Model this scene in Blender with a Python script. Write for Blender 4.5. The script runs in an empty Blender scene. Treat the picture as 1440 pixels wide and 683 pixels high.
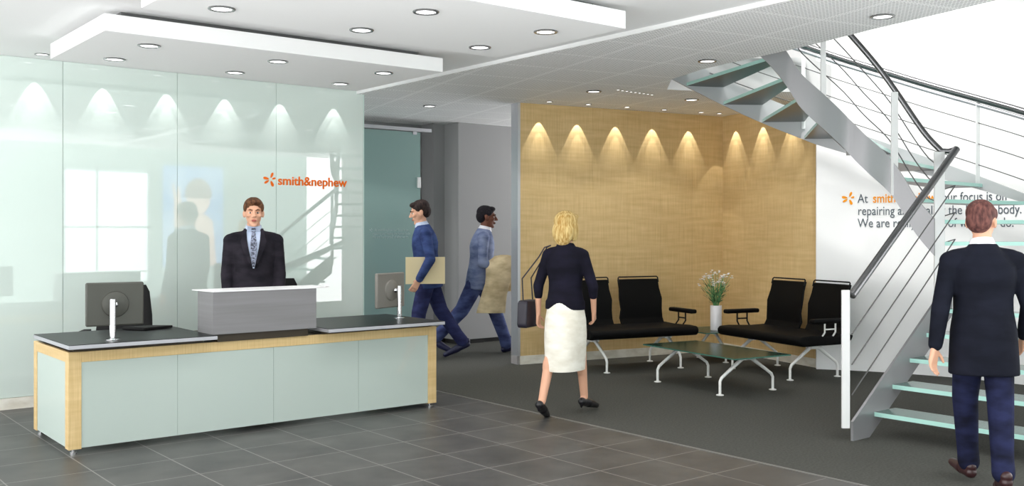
import bpy, bmesh, math, random
from mathutils import Vector, Matrix
random.seed(7)
R = math.radians
S = bpy.context.scene
COL = S.collection

# ------------------------------------------------------------------ materials
def lin(c):
    return tuple(((v/255)/12.92 if v/255 <= .04045 else ((v/255+.055)/1.055)**2.4) for v in c)
def mat(name, rgb, rough=.5, metal=0.0, spec=.5, coat=0.0, trans=0.0, alpha=1.0, emit=None, es=1.0):
    m = bpy.data.materials.new(name); m.use_nodes = True
    b = m.node_tree.nodes['Principled BSDF']
    b.inputs['Base Color'].default_value = (*lin(rgb), 1)
    b.inputs['Roughness'].default_value = rough
    b.inputs['Metallic'].default_value = metal
    b.inputs['Specular IOR Level'].default_value = spec
    b.inputs['Coat Weight'].default_value = coat
    b.inputs['Transmission Weight'].default_value = trans
    b.inputs['Alpha'].default_value = alpha
    if emit:
        b.inputs['Emission Color'].default_value = (*lin(emit), 1)
        b.inputs['Emission Strength'].default_value = es
    return m
def N(m, t, **kw):
    n = m.node_tree.nodes.new(t)
    for k, v in kw.items(): setattr(n, k, v)
    return n
def LK(m, a, b): m.node_tree.links.new(a, b)
def bsdf(m): return m.node_tree.nodes['Principled BSDF']
def noisy(m, c1, c2, scale=(8, 8, 8), detail=4, bump=0.0, lo=.35, hi=.65, obj=True):
    tc = N(m, 'ShaderNodeTexCoord'); mp = N(m, 'ShaderNodeMapping'); mp.inputs['Scale'].default_value = scale
    nz = N(m, 'ShaderNodeTexNoise'); nz.inputs['Scale'].default_value = 1.0; nz.inputs['Detail'].default_value = detail
    cr = N(m, 'ShaderNodeValToRGB')
    cr.color_ramp.elements[0].position = lo; cr.color_ramp.elements[0].color = (*lin(c1), 1)
    cr.color_ramp.elements[1].position = hi; cr.color_ramp.elements[1].color = (*lin(c2), 1)
    LK(m, tc.outputs['Object'], mp.inputs['Vector']); LK(m, mp.outputs[0], nz.inputs['Vector'])
    LK(m, nz.outputs['Fac'], cr.inputs[0]); LK(m, cr.outputs[0], bsdf(m).inputs['Base Color'])
    if bump:
        bp = N(m, 'ShaderNodeBump'); bp.inputs['Strength'].default_value = bump; bp.inputs['Distance'].default_value = .01
        LK(m, nz.outputs['Fac'], bp.inputs['Height']); LK(m, bp.outputs[0], bsdf(m).inputs['Normal'])
    return cr
def glossmix(m, fac, rough=.0, tint=(1, 1, 1, 1)):
    """back painted glass: painted colour plus an even clear reflection"""
    out = [n for n in m.node_tree.nodes if n.type == 'OUTPUT_MATERIAL'][0]
    g = N(m, 'ShaderNodeBsdfGlossy'); g.inputs['Roughness'].default_value = rough; g.inputs['Color'].default_value = tint
    mx = N(m, 'ShaderNodeMixShader'); mx.inputs[0].default_value = fac
    bsdf(m).inputs['Specular IOR Level'].default_value = 0
    LK(m, bsdf(m).outputs[0], mx.inputs[1]); LK(m, g.outputs[0], mx.inputs[2]); LK(m, mx.outputs[0], out.inputs['Surface'])

M = {}
M['ceil'] = mat('ceiling_paint', (246, 246, 246), .9, spec=.1)
M['panelwhite'] = mat('panel_paint', (250, 250, 250), .9, spec=.1)
M['wallwhite'] = mat('white_wall', (250, 250, 250), .9, spec=.1)
M['greywall'] = mat('grey_wall', (156, 156, 156), .8, spec=.15)
M['greywall_dark'] = mat('mauve_grey_wall', (160, 156, 156), .8, spec=.15)
M['skirt'] = mat('skirting_aluminium', (200, 200, 206), .35, spec=.5)
M['alu'] = mat('aluminium', (205, 205, 210), .3, metal=.6)
M['steelband'] = mat('satin_steel_plate', (150, 150, 152), .42, metal=.6)
M['steelwhite'] = mat('pale_steel_plate', (196, 196, 198), .45, metal=.4)
M['rail'] = mat('dark_steel_tube', (122, 122, 124), .25, metal=.8)
M['cable'] = mat('steel_cable', (88, 88, 88), .5, metal=0)
M['postwhite'] = mat('white_post', (232, 232, 232), .4)
M['chrome'] = mat('chrome', (225, 225, 228), .12, metal=1)
M['silver'] = mat('silver_edge', (178, 178, 184), .4, metal=.3)
M['mint'] = mat('mint_backpainted_glass', (228, 241, 235), .6); glossmix(M['mint'], .15)
M['deskglass'] = mat('desk_backpainted_glass', (184, 196, 190), .6); glossmix(M['deskglass'], .08, .01)
M['teal'] = mat('teal_glass', (136, 162, 158), .6); glossmix(M['teal'], .05, .01)
M['joint'] = mat('joint_line', (168, 186, 180), .6)
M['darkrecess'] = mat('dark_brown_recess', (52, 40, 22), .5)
M['blacktop'] = mat('black_worktop', (17, 17, 19), .35, spec=.12)
M['greyscreen'] = mat('grey_laminate', (150, 148, 150), .45); noisy(M['greyscreen'], (122, 120, 122), (130, 128, 131), (1, 1, 30))
M['ledge'] = mat('white_ledge', (240, 238, 240), .3)
M['monitor'] = mat('monitor_shell', (72, 72, 66), .5)
M['monitor2'] = mat('monitor_shell_silver', (128, 124, 118), .45)
M['screenblack'] = mat('screen_glass', (15, 15, 18), .1)
M['black'] = mat('black_leather', (9, 9, 10), .6, spec=.12)
M['blackfab'] = mat('black_chair_fabric', (26, 26, 27), .7, spec=.2)
M['legwhite'] = mat('white_lacquer', (250, 250, 248), .3)
M['tableglass'] = mat('dark_green_glass', (26, 62, 54), .2, spec=.15, alpha=.88)
M['vase'] = mat('white_ceramic', (236, 234, 238), .3)
M['stem'] = mat('green_stem', (92, 150, 96), .6)
M['leaf'] = mat('dark_leaf', (70, 98, 62), .6)
M['petal'] = mat('white_petal', (245, 243, 245), .7)
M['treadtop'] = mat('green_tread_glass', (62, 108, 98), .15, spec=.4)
M['treadshade'] = mat('green_tread_shaded_underside', (14, 38, 33), .3, spec=.3)  # darker copy of the tread green: shade below the treads put into the colour
M['treadedge'] = mat('bright_glass_edge', (186, 232, 222), .2)
M['orange'] = mat('orange_vinyl', (255, 118, 24), .6, spec=.2)
M['amber'] = mat('amber_vinyl', (250, 160, 30), .6, spec=.2)
M['greytext'] = mat('grey_vinyl', (92, 100, 108), .6, spec=.2)
M['paletext'] = mat('pale_vinyl', (170, 190, 190), .6, spec=.2)
M['lamp'] = mat('lamp_disc', (255, 255, 255), .5, emit=(255, 255, 255), es=2.2)
M['lamprim'] = mat('lamp_rim', (150, 150, 150), .25, metal=.7)
M['skin'] = mat('skin', (222, 170, 142), .55, spec=.3)
M['skindark'] = mat('dark_skin', (112, 70, 54), .5, spec=.3)
M['hairbrown'] = mat('brown_hair', (96, 62, 44), .7, spec=.2); noisy(M['hairbrown'], (70, 44, 32), (122, 84, 58), (60, 60, 20), bump=.4)
M['hairdark'] = mat('dark_hair', (42, 32, 32), .7, spec=.2); noisy(M['hairdark'], (30, 24, 26), (62, 48, 44), (60, 60, 20), bump=.4)
M['hairblack'] = mat('black_hair', (24, 22, 26), .8, spec=.2); noisy(M['hairblack'], (18, 16, 20), (40, 36, 42), (80, 80, 80), bump=.5)
M['hairblond'] = mat('blond_hair', (216, 186, 120), .7, spec=.3); noisy(M['hairblond'], (176, 134, 66), (228, 202, 140), (70, 70, 12), bump=.5)
M['hairauburn'] = mat('auburn_hair', (98, 62, 58), .7, spec=.2); noisy(M['hairauburn'], (74, 46, 44), (120, 78, 72), (60, 60, 20), bump=.4)
def cloth(key, a, b, s=5):
    M[key] = mat(key, a, .85, spec=.15); noisy(M[key], a, b, (s, s, s*2.2), 3, bump=.6)
cloth('suitblack', (27, 25, 32), (46, 42, 50))
cloth('suitnavy', (40, 52, 92), (66, 84, 132))
cloth('suitgrey', (92, 104, 138), (136, 146, 176))
cloth('trouserblue', (48, 54, 92), (82, 94, 140))
cloth('trousernavy', (38, 40, 74), (52, 58, 100))
cloth('suitink', (15, 17, 27), (24, 26, 38))
cloth('trouserink', (18, 20, 36), (36, 40, 72))
cloth('topblack', (18, 17, 28), (28, 26, 42))
cloth('skirt', (222, 216, 202), (244, 240, 230), 6)
cloth('coattan', (188, 168, 132), (226, 208, 170))
M['shirtblue'] = mat('pale_blue_shirt', (196, 208, 232), .8)
M['shirtwhite'] = mat('white_shirt', (236, 234, 240), .8)
M['tie'] = mat('patterned_tie', (92, 96, 112), .6); noisy(M['tie'], (60, 62, 76), (140, 146, 168), (50, 50, 90), 1, lo=.45, hi=.55)
M['folder'] = mat('manila_folder', (232, 214, 172), .8)
M['shoe'] = mat('black_shoe', (24, 22, 26), .35)
M['shoebrown'] = mat('dark_brown_shoe', (56, 30, 32), .35)
M['shoenavy'] = mat('dark_navy_shoe', (30, 32, 66), .4)
M['bag'] = mat('dark_leather_bag', (30, 26, 40), .5)
M['eyew'] = mat('eye_white', (235, 232, 228), .3)
M['eyed'] = mat('eye_iris', (40, 28, 24), .3)
M['lip'] = mat('lip', (178, 96, 86), .5)
M['liplow'] = mat('dark_lip', (92, 50, 46), .5)
M['posterblue'] = mat('poster_blue', (120, 165, 220), .5); noisy(M['posterblue'], (110, 160, 220), (180, 205, 235), (1, 1, 1.2))
M['posterskin'] = mat('poster_skin', (235, 205, 190), .5)
M['posterhair'] = mat('poster_hair', (150, 130, 120), .5)
M['winlight'] = mat('window_daylight', (240, 250, 248), .5, emit=(240, 250, 248), es=.85)

def wood():
    m = mat('maple_veneer', (214, 178, 118), .5, spec=.25); b = bsdf(m)
    tc = N(m, 'ShaderNodeTexCoord'); mp = N(m, 'ShaderNodeMapping'); mp.inputs['Scale'].default_value = (90, 90, 3)
    nz = N(m, 'ShaderNodeTexNoise'); nz.inputs['Scale'].default_value = 1; nz.inputs['Detail'].default_value = 5
    mp2 = N(m, 'ShaderNodeMapping'); mp2.inputs['Scale'].default_value = (2.2, 2.2, 22)
    n2 = N(m, 'ShaderNodeTexNoise'); n2.inputs['Scale'].default_value = 1; n2.inputs['Detail'].default_value = 3
    mx = N(m, 'ShaderNodeMath', operation='ADD'); hf = N(m, 'ShaderNodeMath', operation='MULTIPLY'); hf.inputs[1].default_value = .5
    cr = N(m, 'ShaderNodeValToRGB'); e = cr.color_ramp.elements
    e[0].position = .32; e[0].color = (*lin((198, 168, 116)), 1); e[1].position = .68; e[1].color = (*lin((224, 196, 146)), 1)
    LK(m, tc.outputs['Object'], mp.inputs[0]); LK(m, mp.outputs[0], nz.inputs['Vector'])
    LK(m, tc.outputs['Object'], mp2.inputs[0]); LK(m, mp2.outputs[0], n2.inputs['Vector'])
    LK(m, nz.outputs['Fac'], mx.inputs[0]); LK(m, n2.outputs['Fac'], mx.inputs[1]); LK(m, mx.outputs[0], hf.inputs[0])
    LK(m, hf.outputs[0], cr.inputs[0]); LK(m, cr.outputs[0], b.inputs['Base Color'])
    return m
M['maple'] = wood()

def gridlines(m, vec, ox, oy, cell, width):
    """returns a 0/1 factor: 1 on the joints of a square grid laid on xy"""
    sp = N(m, 'ShaderNodeSeparateXYZ'); LK(m, vec, sp.inputs[0]); outs = []
    for ax, o in (('X', ox), ('Y', oy)):
        a = N(m, 'ShaderNodeMath', operation='SUBTRACT'); a.inputs[1].default_value = o
        LK(m, sp.outputs[ax], a.inputs[0])
        d = N(m, 'ShaderNodeMath', operation='DIVIDE'); d.inputs[1].default_value = cell; LK(m, a.outputs[0], d.inputs[0])
        fr = N(m, 'ShaderNodeMath', operation='PINGPONG'); fr.inputs[1].default_value = .5; LK(m, d.outputs[0], fr.inputs[0])
        lt = N(m, 'ShaderNodeMath', operation='LESS_THAN'); lt.inputs[1].default_value = width/2/cell; LK(m, fr.outputs[0], lt.inputs[0])
        outs.append(lt.outputs[0])
    mx = N(m, 'ShaderNodeMath', operation='MAXIMUM'); LK(m, outs[0], mx.inputs[0]); LK(m, outs[1], mx.inputs[1])
    return mx.outputs[0]
def mixcol(m, fac, c1, c2):
    mx = N(m, 'ShaderNodeMix', data_type='RGBA'); LK(m, fac, mx.inputs['Factor'])
    for k, c in ((6, c1), (7, c2)):
        if isinstance(c, tuple): mx.inputs[k].default_value = (*lin(c), 1)
        else: LK(m, c, mx.inputs[k])
    return mx.outputs[2]
def tile_mat():
    m = mat('slate_tile', (105, 103, 102), .42, spec=.35)
    cr = noisy(m, (64, 63, 63), (86, 85, 83), (3.0, 3.0, 3), 6, 0, .3, .7)
    tc = N(m, 'ShaderNodeTexCoord')
    # every tile a slightly different grey
    mp = N(m, 'ShaderNodeMapping'); mp.inputs['Location'].default_value = (-1.85/.505, -5.06/.505, 0); mp.inputs['Scale'].default_value = (1/.505,)*3
    LK(m, tc.outputs['Object'], mp.inputs[0])
    fl = N(m, 'ShaderNodeVectorMath', operation='FLOOR'); LK(m, mp.outputs[0], fl.inputs[0])
    wn = N(m, 'ShaderNodeTexWhiteNoise'); LK(m, fl.outputs[0], wn.inputs['Vector'])
    hs = N(m, 'ShaderNodeHueSaturation'); mr = N(m, 'ShaderNodeMapRange'); mr.inputs['To Min'].default_value = .9; mr.inputs['To Max'].default_value = 1.08
    LK(m, wn.outputs['Value'], mr.inputs['Value']); LK(m, mr.outputs[0], hs.inputs['Value']); LK(m, cr.outputs[0], hs.inputs['Color'])
    g = gridlines(m, tc.outputs['Object'], 1.85, 5.06, .505, .008)
    LK(m, mixcol(m, g, hs.outputs[0], (132, 129, 126)), bsdf(m).inputs['Base Color'])
    return m
M['tile'] = tile_mat()
M['carpet'] = mat('charcoal_carpet', (88, 88, 84), .9, spec=.1)
noisy(M['carpet'], (74, 74, 70), (86, 86, 82), (60, 60, 60), 4, .15)
def perf_mat():
    m = mat('perforated_metal_ceiling', (232, 232, 232), .8, spec=.15)
    tc = N(m, 'ShaderNodeTexCoord'); mp = N(m, 'ShaderNodeMapping', vector_type='TEXTURE')
    mp.inputs['Rotation'].default_value = (0, 0, R(-13)); mp.inputs['Location'].default_value = (5.66, 5.44, 0)
    LK(m, tc.outputs['Object'], mp.inputs[0])
    g = gridlines(m, mp.outputs[0], 0, 0, .65, .03)
    sc = N(m, 'ShaderNodeVectorMath', operation='SCALE'); sc.inputs['Scale'].default_value = 1/.0325; LK(m, mp.outputs[0], sc.inputs[0])
    fr = N(m, 'ShaderNodeVectorMath', operation='FRACTION'); LK(m, sc.outputs[0], fr.inputs[0])
    sb = N(m, 'ShaderNodeVectorMath', operation='SUBTRACT'); sb.inputs[1].default_value = (.5, .5, 0); LK(m, fr.outputs[0], sb.inputs[0])
    ml = N(m, 'ShaderNodeVectorMath', operation='MULTIPLY'); ml.inputs[1].default_value = (1, 1, 0); LK(m, sb.outputs[0], ml.inputs[0])
    ln = N(m, 'ShaderNodeVectorMath', operation='LENGTH'); LK(m, ml.outputs[0], ln.inputs[0])
    lt = N(m, 'ShaderNodeMath', operation='LESS_THAN'); lt.inputs[1].default_value = .33; LK(m, ln.outputs['Value'], lt.inputs[0])
    c = mixcol(m, lt.outputs[0], (254, 254, 254), (186, 186, 186))
    LK(m, mixcol(m, g, c, (252, 252, 252)), bsdf(m).inputs['Base Color'])
    return m
M['perf'] = perf_mat()

# ------------------------------------------------------------------ mesh helpers
class MB:
    def __init__(self): self.bm = bmesh.new(); self.mi = 0
    def face(self, vs):
        try:
            f = self.bm.faces.new(vs); f.material_index = self.mi; return f
        except ValueError: return None
    def box(self, x0, x1, y0, y1, z0, z1):
        v = [self.bm.verts.new((x, y, z)) for z in (z0, z1) for y in (y0, y1) for x in (x0, x1)]
        for q in ((0, 2, 3, 1), (4, 5, 7, 6), (0, 1, 5, 4), (2, 6, 7, 3), (0, 4, 6, 2), (1, 3, 7, 5)): self.face([v[i] for i in q])
        return self
    def prism(self, pts, z0, z1, side=None, m4=None):
        """pts: xy polygon; side: material index of the sides; m4: transform"""
        T = m4 or Matrix()
        a = [self.bm.verts.new(T @ Vector((p[0], p[1], z0))) for p in pts]
        b = [self.bm.verts.new(T @ Vector((p[0], p[1], z1))) for p in pts]
        self.face(a[::-1]); self.face(b); k = self.mi
        if side is not None: self.mi = side
        n = len(pts)
        for i in range(n): self.face([a[i], a[(i+1) % n], b[(i+1) % n], b[i]])
        self.mi = k; return self
    def rings(self, rings, closed=True, cap=True):
        rv = [[self.bm.verts.new(p) for p in r] for r in rings]; n = len(rv[0])
        for a, b in zip(rv, rv[1:]):
            for i in range(n if closed else n-1): self.face([a[i], a[(i+1) % n], b[(i+1) % n], b[i]])
        if cap and closed: self.face(rv[0][::-1]); self.face(rv[-1])
        return self
    def tube(self, pts, r, seg=10, squash=None, up=None):
        pts = [Vector(p) for p in pts]; rr = r if isinstance(r, (list, tuple)) else [r]*len(pts)
        t = [(pts[min(i+1, len(pts)-1)]-pts[max(i-1, 0)]).normalized() for i in range(len(pts))]
        n = Vector(up) if up else (Vector((0, 0, 1)) if abs(t[0].z) < .9 else Vector((1, 0, 0)))
        out = []
        for p, d, q in zip(pts, t, rr):
            n = (n-d*n.dot(d)).normalized(); b = d.cross(n)
            qa, qb = (q, q) if not isinstance(q, (tuple, list)) else q
            out.append([p+n*math.cos(2*math.pi*k/seg)*qa+b*math.sin(2*math.pi*k/seg)*qb for k in range(seg)])
        return self.rings(out)
    def cap(self, p0, p1, r0, r1, seg=14):
        """rounded tapered capsule"""
        p0, p1 = Vector(p0), Vector(p1); d = p1-p0; L = d.length
        if L < 1e-6: return self.ell(p0, (r0,)*3)
        d /= L; pts = []; rs = []
        for k in range(5):
            a = math.pi/2*(1-k/4)
            pts.append(p0-d*r0*math.sin(a)*.999); rs.append(max(r0*math.cos(a), r0*.06))
        for k in range(5):
            a = math.pi/2*k/4
            pts.append(p1+d*r1*math.sin(a)*.999); rs.append(max(r1*math.cos(a), r1*.06))
        return self.tube(pts, rs, seg)
    def ell(self, c, r, rot=None, u=18, v=12):
        c = Vector(c); T = rot or Matrix.Identity(3); out = []
        for j in range(1, v):
            a = math.pi*j/v
            out.append([c+T @ Vector((r[0]*math.sin(a)*math.cos(2*math.pi*i/u), r[1]*math.sin(a)*math.sin(2*math.pi*i/u), -r[2]*math.cos(a))) for i in range(u)])
        return self.rings(out)
    def lathe(self, prof, c=(0, 0, 0), seg=24):
        return self.rings([[Vector((c[0]+r*math.cos(2*math.pi*k/seg), c[1]+r*math.sin(2*math.pi*k/seg), c[2]+z)) for k in range(seg)] for r, z in prof])
    def build(self, name, mats, parent=None, bevel=0, smooth=True, bseg=2, sub=0, ang=40):
        bmesh.ops.recalc_face_normals(self.bm, faces=self.bm.faces)
        me = bpy.data.meshes.new(name); self.bm.to_mesh(me); self.bm.free()
        for m in (mats if isinstance(mats, (list, tuple)) else [mats]): me.materials.append(m)
        o = bpy.data.objects.new(name, me); COL.objects.link(o); o.parent = parent
        if bevel:
            b = o.modifiers.new('b', 'BEVEL'); b.width = bevel; b.segments = bseg; b.limit_method = 'ANGLE'
        if sub:
            s = o.modifiers.new('s', 'SUBSURF'); s.levels = s.render_levels = sub
        if smooth:
            me.polygons.foreach_set('use_smooth', [True]*len(me.polygons)); me.set_sharp_from_angle(angle=R(ang))
        return o
    def blob(self, name, mats, parent, voxel=.008, smooth=6, inflate=0):
        """fuse all overlapping shapes into one continuous skin"""
        bmesh.ops.recalc_face_normals(self.bm, faces=self.bm.faces)
        me = bpy.data.meshes.new('tmp'); self.bm.to_mesh(me); self.bm.free()
        t = bpy.data.objects.new('tmp', me); COL.objects.link(t)
        r = t.modifiers.new('r', 'REMESH'); r.mode = 'VOXEL'; r.voxel_size = voxel
        if smooth:
            s = t.modifiers.new('s', 'SMOOTH'); s.factor = .5; s.iterations = smooth
        dg = bpy.context.evaluated_depsgraph_get()
        m2 = bpy.data.meshes.new_from_object(t.evaluated_get(dg))
        bpy.data.objects.remove(t); bpy.data.meshes.remove(me)
        m2.name = name; m2.materials.clear()
        for m in (mats if isinstance(mats, (list, tuple)) else [mats]): m2.materials.append(m)
        o = bpy.data.objects.new(name, m2); COL.objects.link(o); o.parent = parent
        m2.polygons.foreach_set('use_smooth', [True]*len(m2.polygons))
        return o
def tag(o, label=None, cat=None, group=None, kind=None):
    if label: o['label'] = label
    if cat: o['category'] = cat
    if group: o['group'] = group
    if kind: o['kind'] = kind
    return o
def thing(name, label, cat, loc=(0, 0, 0), rz=0, group=None):
    o = bpy.data.objects.new(name, None); COL.objects.link(o); o.location = loc; o.rotation_euler = (0, 0, rz)
    o.empty_display_size = .1
    return tag(o, label, cat, group)
def struct(o): o['kind'] = 'structure'; return o
def dup(root, loc, rz, label, group=None):
    r = root.copy(); COL.objects.link(r); r.location = loc; r.rotation_euler = (0, 0, rz); r['label'] = label
    if group: r['group'] = group
    for ch in list(root.children):
        c = ch.copy(); COL.objects.link(c); c.parent = r
        for g in list(ch.children):
            d = g.copy(); COL.objects.link(d); d.parent = c
    return r
# plan helper: (right, ahead) of the entrance point -> room axes (the desk and glass wall run along X)
def pw(x, z): return Vector((.78*x+.626*z, -.626*x+.78*z))

# ------------------------------------------------------------------ room shell
CH = 3.0
mb = MB(); mb.prism([(-1.9, 4.0), (2.2, 2.4), (5.35, .3), (5.35, 12.5), (-1.9, 12.5)], -.1, 0)
struct(mb.build('floor', M['tile'], smooth=False))
mb = MB(); mb.prism([(5.35, .3), (7.2, -.8), (11, -.8), (11, 12.5), (5.35, 12.5)], -.1, 0)
struct(mb.build('floor', M['carpet'], smooth=False))
mb = MB(); mb.box(5.335, 5.36, .35, 9.3, -.01, .004)
struct(mb.build('trim_1', mat('grey_floor_strip', (112, 110, 106), .5), smooth=False))

mb = MB(); mb.box(-3, 5.35, .8, 9.42, CH+.03, CH+.3)
struct(mb.build('ceiling', M['ceil'], smooth=False))
# perforated ceiling with the stair opening cut out
def filled(outer, holes, z, name, m):
    bm = bmesh.new(); edges = []
    for loop in [outer]+holes:
        vs = [bm.verts.new((p[0], p[1], z)) for p in loop]
        edges += [bm.edges.new((vs[i], vs[(i+1) % len(vs)])) for i in range(len(vs))]
    bmesh.ops.triangle_fill(bm, edges=edges, use_beauty=True)
    me = bpy.data.meshes.new(name); bm.to_mesh(me); bm.free(); me.materials.append(m)
    o = bpy.data.objects.new(name, me); COL.objects.link(o); return o
CX, CY = pw(2.6, 7.9)
RO, RW = 2.44, 3.15
arc = [(CX+RO*1.005*math.cos(R(a)), CY+RO*1.005*math.sin(R(a))) for a in range(60, -70, -6)]
opening = [(7.20, 6.50), (6.99, 5.96), (6.91, 5.60), (6.84, 5.10), (6.73, 4.57), (6.58, 4.0), (6.43, 3.29), (6.34, 2.9), (6.2, 2.2)] + \
    [(CX+(RW+.02)*math.cos(R(a)), CY+(RW+.02)*math.sin(R(a))) for a in range(-66, 38, 4)] + \
    [(CX+(RO+.12)*math.cos(R(a)), CY+(RO+.12)*math.sin(R(a))) for a in (40, 50, 58, 64, 70, 74)]
outer = [(5.35, .8), (14, .8), (14, 12.5), (5.35, 12.5)]
struct(filled(outer, [opening], CH, 'ceiling', M['perf']))
struct(filled(outer, [opening], CH+.36, 'ceiling', M['ceil']))
mb = MB(); n = len(opening)
ring = lambda z: [Vector((p[0], p[1], z)) for p in opening]
mb.rings([ring(CH), ring(CH+.36)], cap=False)
struct(mb.build('trim_2', mat('slab_edge', (205, 205, 205), .6), smooth=False))
mb = MB(); mb.box(5.33, 5.35, .8, 12.5, CH-.002, CH+.3); struct(mb.build('trim_3', M['ceil'], smooth=False))
# glossy mint glass wall
YG = 9.3
wg = bpy.data.objects.new('wall_left', None); COL.objects.link(wg); struct(wg)
xs = [-.4, .83, 1.35+.0, 2.37, 3.39, 4.40, 5.41]
xs = [-1.68, -.67, .35, 1.36, 2.37, 3.39, 4.40, 5.41]
for a, b in zip(xs, xs[1:]):
    mb = MB(); mb.box(a+.002, b-.002, YG, YG+.02, .10, CH+.028); mb.build('glass_panel', M['mint'], wg, smooth=False)
mb = MB(); mb.box(-1.7, 5.409, YG+.022, YG+.1, 0, CH+.028); mb.build('backing', M['joint'], wg, smooth=False)
mb = MB(); mb.box(5.4105, 5.42, YG-.001, YG+.1, 0, CH+.028); mb.build('end_trim', mat('wall_end_mint', (214, 236, 228), .5), wg, smooth=False)
mb = MB(); mb.box(-1.7, 5.40, YG-.012, YG+.02, 0, .095); struct(mb.build('baseboard_left', M['skirt'], smooth=False))

# back corridor: grey walls stepping back, teal sliding door
mb = MB(); mb.prism([(9.9, 10.85), (7.78, 10.85), (7.78, 11.18), (7.6, 11.18), (7.6, 11.47), (4.5, 11.47), (4.5, 11.7), (9.9, 11.7)], .06, CH)
struct(mb.build('wall_back', M['greywall'], smooth=False))
mb = MB(); mb.prism([(9.9, 10.90), (8.22, 10.90), (8.22, 10.87), (7.80, 10.87), (7.80, 11.2), (7.62, 11.2), (7.62, 11.49), (4.5, 11.49), (4.5, 11.7), (9.9, 11.7)], 0, .06)
struct(mb.build('baseboard_back', mat('black_plinth', (30, 30, 30), .8), smooth=False))
door = bpy.data.objects.new('door_1', None); COL.objects.link(door); struct(door)
mb = MB(); mb.box(5.5, 7.22, 10.93, 10.95, .01, 2.83); mb.build('teal_glass_leaf', M['teal'], door, smooth=False)
mb = MB(); mb.box(5.5, 7.38, 10.90, 10.96, 2.84, 2.885); mb.box(5.6, 5.66, 10.92, 10.95, 2.8, 2.85); mb.box(7.1, 7.16, 10.92, 10.95, 2.8, 2.85); mb.build('track', M['alu'], door, smooth=False)
mb = MB(); mb.box(7.165, 7.215, 10.905, 10.93, 2.10, 2.24); mb.build('door_handle', M['postwhite'], door, bevel=.004)
mb = MB(); mb.box(-2, 5.0, 12.4, 12.5, 0, CH); struct(mb.build('wall_far', M['greywall'], smooth=False))

# maple walls of the lounge
A, Bc, Cc = Vector((7.16, 8.77)), Vector((10.05, 8.20)), Vector((9.57, 6.44))
def wallseg(P, Q, z0, z1, th, name, m, joints=0, ends=True):
    d = (Q-P).normalized(); nrm = Vector((-d.y, d.x))
    L = (Q-P).length
    T = Matrix.Translation((P.x, P.y, 0)) @ Matrix.Rotation(math.atan2(d.y, d.x), 4, 'Z')
    root = bpy.data.objects.new(name, None); COL.objects.link(root); root.matrix_world = T; struct(root)
    k = max(joints, 1)
    for i in range(k):
        mb = MB(); mb.box(L*i/k+(.0015 if i else 0), L*(i+1)/k, 0, th, z0, z1); mb.build('veneer_panel', m, root, smooth=False)
    return root, T, L
wa, TA, LA = wallseg(A, Bc, .10, CH, .05, 'wall_right', M['maple'], 6)
mb = MB(); mb.box(0, LA, .05, .16, 0, CH); mb.build('core', M['greywall'], wa, smooth=False)
mb = MB(); mb.box(-.035, -.001, -.004, .16, .10, CH); mb.build('edge_strip', M['alu'], wa, smooth=False)
mb = MB(); mb.box(0, LA, -.004, .05, 0, .099); o = mb.build('baseboard_right', M['skirt'], None, smooth=False); o.matrix_world = TA; struct(o)
mb = MB(); mb.box(-.035, -.001, .012, .16, 0, .099); mb.build('plinth_end', M['greywall_dark'], wa, smooth=False)
wb, TB, LB = wallseg(Bc, Cc, .10, CH, .05, 'wall_right', M['maple'], 4)
mb = MB(); mb.box(0, LB, .05, .14, 0, CH); mb.build('core', M['wallwhite'], wb, smooth=False)
mb = MB(); mb.box(0, LB, -.004, .05, 0, .099); o = mb.build('baseboard_right', M['skirt'], None, smooth=False); o.matrix_world = TB; struct(o)

# curved white stair wall
mb = MB(); a0, a1 = 37, -48
pr = [R(a0+(a1-a0)*i/70) for i in range(71)]
mb.rings([[Vector((CX+r*math.cos(a), CY+r*math.sin(a), z)) for r, z in ((RW, 0), (RW, 5.6), (RW+.12, 5.6), (RW+.12, 0))] for a in pr])
struct(mb.build('wall_curved', M['wallwhite']))

mb = MB(); mb.prism([(4.5, 1.4), (11, 1.4), (11, 8.2), (4.5, 8.2)], 5.6, 5.7); struct(mb.build('ceiling', M['ceil'], smooth=False))  # unseen cap added over the stairwell to dim the curved wall's upper part
for bx_ in ((4.5, 11, 1.3, 1.4), (4.4, 4.5, 1.3, 8.2), (10.9, 11.0, 1.4, 8.2), (4.5, 11, 8.1, 8.2)):
    mb = MB(); mb.box(*bx_, CH+.36, 5.6); struct(mb.build('wall_sky_block', M['wallwhite'], smooth=False))  # unseen walls added above the slab to keep sky light off the stairwell
# wall behind the entrance (seen only as a reflection in the glass wall)
mb = MB(); mb.box(-5, 10.5, -2.12, -2.0, 0, 3.7); struct(mb.build('wall_front', mat('grey_green_wall', (160, 176, 170), .9), smooth=False))
wn = bpy.data.objects.new('window_1', None); COL.objects.link(wn); struct(wn)
mb = MB(); mb.box(5.27, 6.9, -2.0, -1.985, .5, 2.76); mb.build('pane', M['winlight'], wn, smooth=False)
mb = MB()
for x in (5.25, 5.86, 6.88): mb.box(x, x+.04, -2.0, -1.96, .48, 2.78)
for z in (.48, 1.6, 2.74): mb.box(5.25, 6.92, -2.0, -1.96, z, z+.04)
mb.build('window_frame', mat('window_frame_grey', (190, 200, 200), .5), wn, smooth=False)
ps = thing('poster', 'large blue poster of a child reflected in the mint glass wall', 'poster', (7.85, -1.995, 1.85))
mb = MB(); mb.box(-.65, .65, 0, .02, -1.06, 1.06); mb.build('sheet', M['posterblue'], ps, smooth=False)
def flatpoly(pts, y0, y1):
    mb = MB(); T = Matrix(((1, 0, 0, 0), (0, 0, 1, 0), (0, 1, 0, 0), (0, 0, 0, 1)))
    mb.prism(pts, y0, y1, m4=T); return mb
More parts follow.
